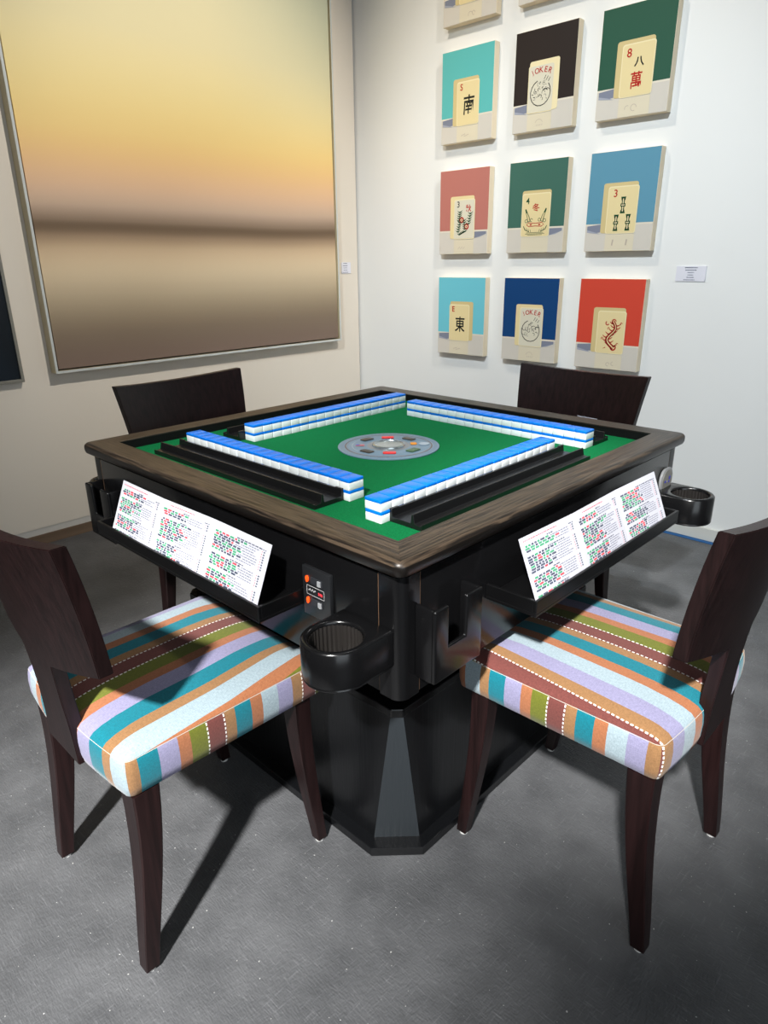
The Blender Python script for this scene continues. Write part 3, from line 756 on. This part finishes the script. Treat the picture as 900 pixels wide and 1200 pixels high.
for (r, z) in ((.042, ZF+.004), (.041, ZF+.0075), (.037, ZF+.0085), (.035, ZF+.006), (.02, ZF+.0045), (.0015, ZF+.0042)):
    rings.append([(DX+r*cos(2*pi*k/40), DY+r*sin(2*pi*k/40), z) for k in range(40)])
m.loft(rings); m.build('dice_dish', mat('dish_metal', (176, 184, 186), 0.25, 0.6, metal=0.75), con, smooth=True)

# ------------------------------------------------------------------ mahjong tiles: four walls of nineteen, two high
TP, TD, TH = 0.0311, 0.0405, 0.0220
def tile_proto():
    hw, hd = TP/2-.0003, TD/2
    m = MB(); m.zprism(rrect(hw, hd, .0022, 3), 0, TH*.70, bev=.0009, seg=2)
    o = m.build('mahjong_tile', white_tile, None, smooth=True, angle=50)
    m = MB(); m.zprism(rrect(hw, hd, .0022, 3), TH*.70, TH-.0001, bev=.0012, seg=2)
    m.build('tile_back', blue_tile, o, smooth=True, angle=50)
    return o
ORD = ['first', 'second', 'third', 'fourth', 'fifth', 'sixth', 'seventh', 'eighth', 'ninth', 'middle', 'ninth', 'eighth', 'seventh', 'sixth', 'fifth', 'fourth', 'third', 'second', 'first']
tp = tile_proto(); first = True
rnd = random.Random(3)
WALLS = [('near-left', (-.355, -.334), 0, 'left', 'right'), ('near-right', (.344, -.400), 90, 'near', 'far'),
         ('far-right', (.384, .325), 180, 'right', 'left'), ('far-left', (-.309, .393), 270, 'far', 'near')]
for wn, st, rot, e0, e1 in WALLS:
    dx, dy = cos(radians(rot)), sin(radians(rot))
    for lay in (0, 1):
        for k in range(19):
            if first: o, b_ = tp, tp.children[0]; first = False
            else:
                o = tp.copy(); COL.objects.link(o); b_ = tp.children[0].copy(); COL.objects.link(b_); b_.parent = o
            s = (k+.5)*TP
            o.location = (st[0]+dx*s-dy*0, st[1]+dy*s, ZF+lay*TH+.0001)
            jit = rnd.uniform(-.0006, .0006)
            o.location.x += -dy*jit; o.location.y += dx*jit
            o.rotation_euler = (0, 0, radians(rot))
            pos = 'middle tile' if k == 9 else '%s tile from the %s end' % (ORD[k], e0 if k < 9 else e1)
            tag(o, 'blue-backed white mahjong tile, %s of the %s wall, %s layer' % (pos, wn, 'upper' if lay else 'lower'), 'tile', '%s layer of the %s mahjong wall' % ('upper' if lay else 'lower', wn))

# racks behind each wall
def rack(label, ctr, rot, ln=.600):
    t = thing('tile_rack', label, 'rack', (ctr[0], ctr[1], ZF+.0002), radians(rot), 'black racks beside the tile walls')
    # profile (y outward = negative, z)
    prof = [(-.040, 0), (.036, 0), (.036, .023), (.031, .023), (.029, .010), (-.014, .009), (-.0165, .026), (-.020, .026), (-.0235, .010), (-.0375, .008), (-.038, .011), (-.040, .011)]
    m = MB(); m.prism(prof, lambda y, z: (-ln/2, y, z), lambda y, z: (ln/2, y, z), bev=.0006, seg=1)
    m.build('rack_body', mat('rack_black', (15, 15, 16), 0.33, 0.5), t)
    for s in (-1, 1):
        m = MB(); m.prism([(.0308, .0228), (.0364, .0228), (.0364, .0250), (.0308, .0250)], lambda y, z: (s*ln/2-s*.02, y, z), lambda y, z: (s*ln/2, y, z), bev=.0005, seg=1); m.build('end_stop', MATS['rack_black'], t)
rack('black tile rack on the felt in front of the near-left tile wall', (-.080, -.391), 0)
rack('black tile rack on the felt in front of the near-right tile wall', (.401, -.078), 90)
rack('black tile rack mostly hidden behind the far-right tile wall', (.085, .382), 180)
rack('black tile rack half hidden behind the far-left tile wall', (-.366, .085), 270)

# ------------------------------------------------------------------ printed score cards leaning in the trays
def score_card(label, rot, x0=-.262, wd=.540, h=.122, lean_y=(-.617, -.571), z0=.6065, seed=1, n=3):
    t = thing('score_card', label, 'card', (0, 0, 0), radians(rot), 'folded score cards in the table trays')
    dy = lean_y[1]-lean_y[0]; hz = math.sqrt(h*h-dy*dy); pwid = wd/n
    rnd = random.Random(seed)
    for p in range(n):
        zig = (0, .004, 0, .004) if True else 0
        def F(u, v, d):    # u along panel 0..pwid, v up 0..h, d outward offset
            q = u/pwid; zz = zig[p]+(zig[p+1]-zig[p])*q
            return (x0+p*pwid+u, lean_y[0]+dy*v/h-zz-d*hz/h, z0+hz*v/h+d*dy/h+.0001)
        m = MB(); m.prism([(0.0003, 0), (pwid-.0003, 0), (pwid-.0003, h), (0.0003, h)], lambda u, v: F(u, v, 0), lambda u, v: F(u, v, .0006))
        pn = m.build('card_panel', paper, t)
        a = Art(lambda u, v, l: F(u, v, .0006+.0003*l))
        def run(u0_, u1_, v, ht, cw, mt, fill=.8):
            u = u0_
            while u < u1_:
                n = rnd.randint(2, 5)
                for _ in range(n):
                    if u >= u1_: break
                    a.quad(u, u+cw*fill, v, v+ht, mt, 1); u += cw
                u += cw*.9
        rp = h/24.0; v = h-1.6*rp
        L0, R0 = min(.010, pwid*.1), pwid-min(.012, pwid*.1)
        if p < 2: run(L0 if p == 0 else L0+.02, L0+.105, v, .0015, .0017, ink_red)
        v -= 1.3*rp
        run(pwid*.45, pwid*.55 if p < 2 else pwid*.85, v, .0022, .0022, ink_navy); run(R0-.014, R0, v, .0018, .002, ink_navy)
        row = 0; blocks = [3, 7, 6, 5] if p == 0 else ([3, 9, 8, 2] if p == 1 else [8, 5, 7, 2])
        for bi, nb in enumerate(blocks):
            for k in range(nb):
                v -= rp*.88
                if v < .004: break
                u = L0+rnd.choice((0, .002, .005)); e = L0+rnd.uniform(.055, .098)
                while u < e:
                    c = rnd.choice((ink_navy, ink_navy, ink_green, ink_red, ink_green) if k % 2 == 0 else (ink_navy, ink_navy, ink_red, ink_green, ink_navy)); n = rnd.randint(2, 4)
                    for _ in range(n): a.quad(u, u+.0029, v, v+.0034, c, 1); u += .0033
                    u += .0028
                run(u+.003, min(R0-.02, u+rnd.uniform(.04, .075)), v+.0004, .0017, .0017, ink_grey)
                a.quad(R0-.010, R0-.0085, v, v+.0022, ink_red, 1); a.quad(R0-.005, R0-.0032, v, v+.0026, ink_navy, 1); a.quad(R0-.0028, R0-.001, v, v+.0026, ink_navy, 1)
            v -= rp*.5
            if v < .008: break
            v -= rp*.75; run(pwid*.42, pwid*(.52+.2*rnd.random()), v, .0021, .0021, ink_navy)
        a.build('card_print', pn)
    return t
score_card('white folded score card in the left-front tray, beside the switch panel', 0, seed=1)
score_card('white folded score card in the right-front tray, beside the round badge', 90, x0=-.276, seed=2)
score_card('narrow folded score card in the far tray, white top edge showing over the rim', 180, x0=-.277, wd=.064, h=.145, seed=3, n=1)

# ------------------------------------------------------------------ chairs
def seat_outline(n=8):
    hwf, hwr, yf, yr, bul = .203, .199, .212, -.193, .012
    def corner(cx, cy, r, a0, a1):
        return [(cx+r*cos(radians(a0+(a1-a0)*k/n)), cy+r*sin(radians(a0+(a1-a0)*k/n))) for k in range(n+1)]
    r = .018; P = []
    P += corner(hwf-r, yf-r, r, 0, 90); P += [(hwf-r-(2*hwf-2*r)*k/12, yf) for k in range(1, 12)]
    P += corner(-hwf+r, yf-r, r, 90, 180); P += [(-hwf+(hwf-hwr)*k/10, yf-r-(yf-r-yr-r)*k/10) for k in range(1, 10)]
    P += corner(-hwr+r, yr+r, r, 180, 250)
    a, b = P[-1], None
    Q = corner(hwr-r, yr+r, r, -70, 0); b = Q[0]
    for k in range(1, 16):
        q = k/16; x = a[0]+(b[0]-a[0])*q; P.append((x, a[1]-bul*(1-(2*q-1)**2)))
    P += Q; P += [(hwr+(hwf-hwr)*k/10, yr+r+(yf-r-yr-r)*k/10) for k in range(1, 10)]
    return P
def make_seat(parent, off, ks, soff, skew=0.0, rear=1.0):
    P = seat_outline(); n = len(P)
    nor = []
    for i in range(n):
        a, b = P[i-1], P[(i+1) % n]; dx, dy = b[0]-a[0], b[1]-a[1]; d = math.hypot(dx, dy); nor.append((dy/d, -dx/d))
    bm = bmesh.new(); uvl = bm.loops.layers.uv.new('UVMap')
    rings = []
    side = [(.008, .379), (.002, .383), (-.0015, .40), (-.002, .425), (0, .442), (.0025, .4500)]
    for ins, z in side: rings.append([bm.verts.new((P[i][0]-nor[i][0]*ins, P[i][1]-nor[i][1]*ins, z)) for i in range(n)])
    ns = len(rings)
    top = [(.955, .4565), (.88, .4620), (.76, .4665), (.58, .4700), (.36, .4720), (.15, .4728)]
    for k, z in top: rings.append([bm.verts.new((P[i][0]*k, P[i][1]*k, z)) for i in range(n)])
    cv = bm.verts.new((0, 0, .473))
    def uvtop(co):
        g = max(-.5, min(.5, -co.y/.40)); g = g*rear if g > 0 else g
        return ((off-(co.x*(1-.15*g)-skew*g))*ks, co.y)
    def setuv(f, kind):
        for l in f.loops:
            co = l.vert.co
            if kind == 0: l[uvl].uv = uvtop(co)
            elif kind == 1: l[uvl].uv = (soff+(co.y if co.x > 0 else -co.y), co.z)
            else: l[uvl].uv = (uvtop(co)[0], co.z)
    for r in range(len(rings)-1):
        for i in range(n):
            j = (i+1) % n
            f = bm.faces.new((rings[r][i], rings[r][j], rings[r+1][j], rings[r+1][i])); f.smooth = True
            if r >= ns-1: setuv(f, 0)
            else:
                nx = abs(nor[i][0]+nor[j][0]); ny = abs(nor[i][1]+nor[j][1])
                setuv(f, 1 if nx > ny else 2)
    for i in range(n):
        f = bm.faces.new((rings[-1][i], rings[-1][(i+1) % n], cv)); f.smooth = True; setuv(f, 0)
    bm.faces.new(rings[0][::-1])
    me = bpy.data.meshes.new('seat'); bm.to_mesh(me); bm.free(); me.materials.append(fabric)
    o = bpy.data.objects.new('seat', me); COL.objects.link(o); o.parent = parent
    m = MB(); m.tube([(P[i][0]-nor[i][0]*.0022, P[i][1]-nor[i][1]*.0022,   .4490) for i in range(n)], .0006, n=6, closed=True)
    m.build('piping', mat('piping_pale', (186, 180, 170), 0.8), o, smooth=True)
    return o
def sq(cx, cy, z, hx, hy, c=.12):
    k = c*min(hx, hy)
    return [(cx-hx+k, cy-hy, z), (cx+hx-k, cy-hy, z), (cx+hx, cy-hy+k, z), (cx+hx, cy+hy-k, z), (cx+hx-k, cy+hy, z), (cx-hx+k, cy+hy, z), (cx-hx, cy+hy-k, z), (cx-hx, cy-hy+k, z)]
def make_chair(label, loc, rz, off, ks, soff, skew=0.0, rear=1.0):
    t = thing('dining_chair', label, 'chair', (*loc, 0), rz, 'striped dining chairs around the mahjong table')
    make_seat(t, off, ks, soff, skew, rear)
    # legs
    for sx in (-1, 1):
        fr = []   # front leg: sabre curve flaring forward
        for k in range(9):
            q = k/8; z = .008+(.380-.008)*q
            y = .196-.035*math.sin(q*pi/2)**1.1+.0; x = sx*(.181-.005*q); h = .0115+.0085*q
            fr.append(sq(x, y, z, h, h))
        m = MB(); m.loft(fr); l = m.build('leg', chair_wood, t, smooth=True)
        m = MB(); m.zprism([(sx*.181+.009*cos(2*pi*k/12), .196+.009*sin(2*pi*k/12)) for k in range(12)], 0, .008); m.build('glide', nylon, l)
        rr_ = []
        for k in range(9):
            q = k/8; z = .008+(.380-.008)*q
            y = -.198+.036*math.sin(q*pi/2)**1.2; x = sx*(.178-.004*q); h = .0130+.0105*q
            rr_.append(sq(x, y, z, h, h))
        m = MB(); m.loft(rr_); l = m.build('leg', chair_wood, t, smooth=True)
        m = MB(); m.zprism([(sx*.178+.010*cos(2*pi*k/12), -.198+.010*sin(2*pi*k/12)) for k in range(12)], 0, .008); m.build('glide', nylon, l)
    # seat frame
    P = [(x*.86, y*.86) for x, y in seat_outline(3)]
    m = MB(); m.zprism(P, .368, .3795); m.build('seat_frame', chair_wood, t)
    # backrest: one curved plank, a wide panel on a narrower central stem
    th, zt, zs = .011, .835, .578
    def yb(x, z): return -.200-.355*(z-.385)**2 + (.026+.006*(z-.6)/.235)*min(1.15, (x/.215)**2)*max(0, min(1, (z-.5)/.08))
    bm = bmesh.new(); V = {}
    def vert(x, z, sd):
        k = (round(x, 5), round(z, 5), sd)
        if k not in V: V[k] = bm.verts.new((x, yb(x, z)+sd*th, z))
        return V[k]
    def hw(z): return .052+.010*((.50-z)/.12 if z < .50 else 0)+.007*max(0, (z-.50)/.078)**2
    def crest(x): return zt-.0115*(1-min(1, abs(x)/.230)**2)
    cells = []
    ns, nz, nm = 10, 12, 6
    for k in range(8):          # stem
        z0, z1 = .382+(zs-.382)*k/8, .382+(zs-.382)*(k+1)/8
        for c in range(nm):
            a, b = -1+2*c/nm, -1+2*(c+1)/nm
            cells.append([(a*hw(z0), z0), (b*hw(z0), z0), (b*hw(z1), z1), (a*hw(z1), z1)])
    H0 = hw(zs)
    for k in range(nz):
        for c in range(nm):
            a, b = -1+2*c/nm, -1+2*(c+1)/nm; zz = lambda t_, kk: zs+(crest(t_*H0)-zs)*kk/nz
            cells.append([(a*H0, zz(a, k)), (b*H0, zz(b, k)), (b*H0, zz(b, k+1)), (a*H0, zz(a, k+1))])
        for sg in (-1, 1):
            def pt(c, kk):
                q = c/ns; zb = zs+.036*q; zc = crest(H0+(.230-H0)*q); z = zb+(zc-zb)*kk/nz; W = .205+.025*(z-.61)/.225
                return (sg*(H0+(W-H0)*q), z)
            for c in range(ns):
                f = [pt(c, k), pt(c+1, k), pt(c+1, k+1), pt(c, k+1)]; cells.append(f if sg > 0 else f[::-1])
    edges = {}
    for f in cells:
        bm.faces.new([vert(x, z, 1) for x, z in f]); bm.faces.new([vert(x, z, -1) for x, z in f][::-1])
        for p, q in zip(f, f[1:]+f[:1]):
            kp, kq = (round(p[0], 5), round(p[1], 5)), (round(q[0], 5), round(q[1], 5))
            if (kq, kp) in edges: del edges[(kq, kp)]
            else: edges[(kp, kq)] = (p, q)
    for p, q in edges.values(): bm.faces.new((vert(*q, 1), vert(*p, 1), vert(*p, -1), vert(*q, -1)))
    bmesh.ops.recalc_face_normals(bm, faces=bm.faces)
    es = [e for e in bm.edges if len(e.link_faces) == 2 and e.calc_face_angle(0) > 0.9]
    bmesh.ops.bevel(bm, geom=es, offset=.0014, segments=2, affect='EDGES')
    mb = MB(); mb.bm.free(); mb.bm = bm; mb.build('backrest', chair_wood_h, t, smooth=True)
    return t
make_chair('striped-seat dining chair at the left front, beside the switch panel side', (.078, -.690), 0, .2485, .904, .277, .02, .35)
make_chair('striped-seat dining chair at the right front, below the tray with round badge', (.670, -.085), pi/2, .2747, .9586, .243)
make_chair('dark chair behind the table under the hazy painting, only backrest showing', (-.565, -.080), -pi/2+.075, .25, .93, .28)
make_chair('dark chair behind the table under the red tile painting, only backrest showing', (.070, .595), pi-.045, .25, .93, .28)
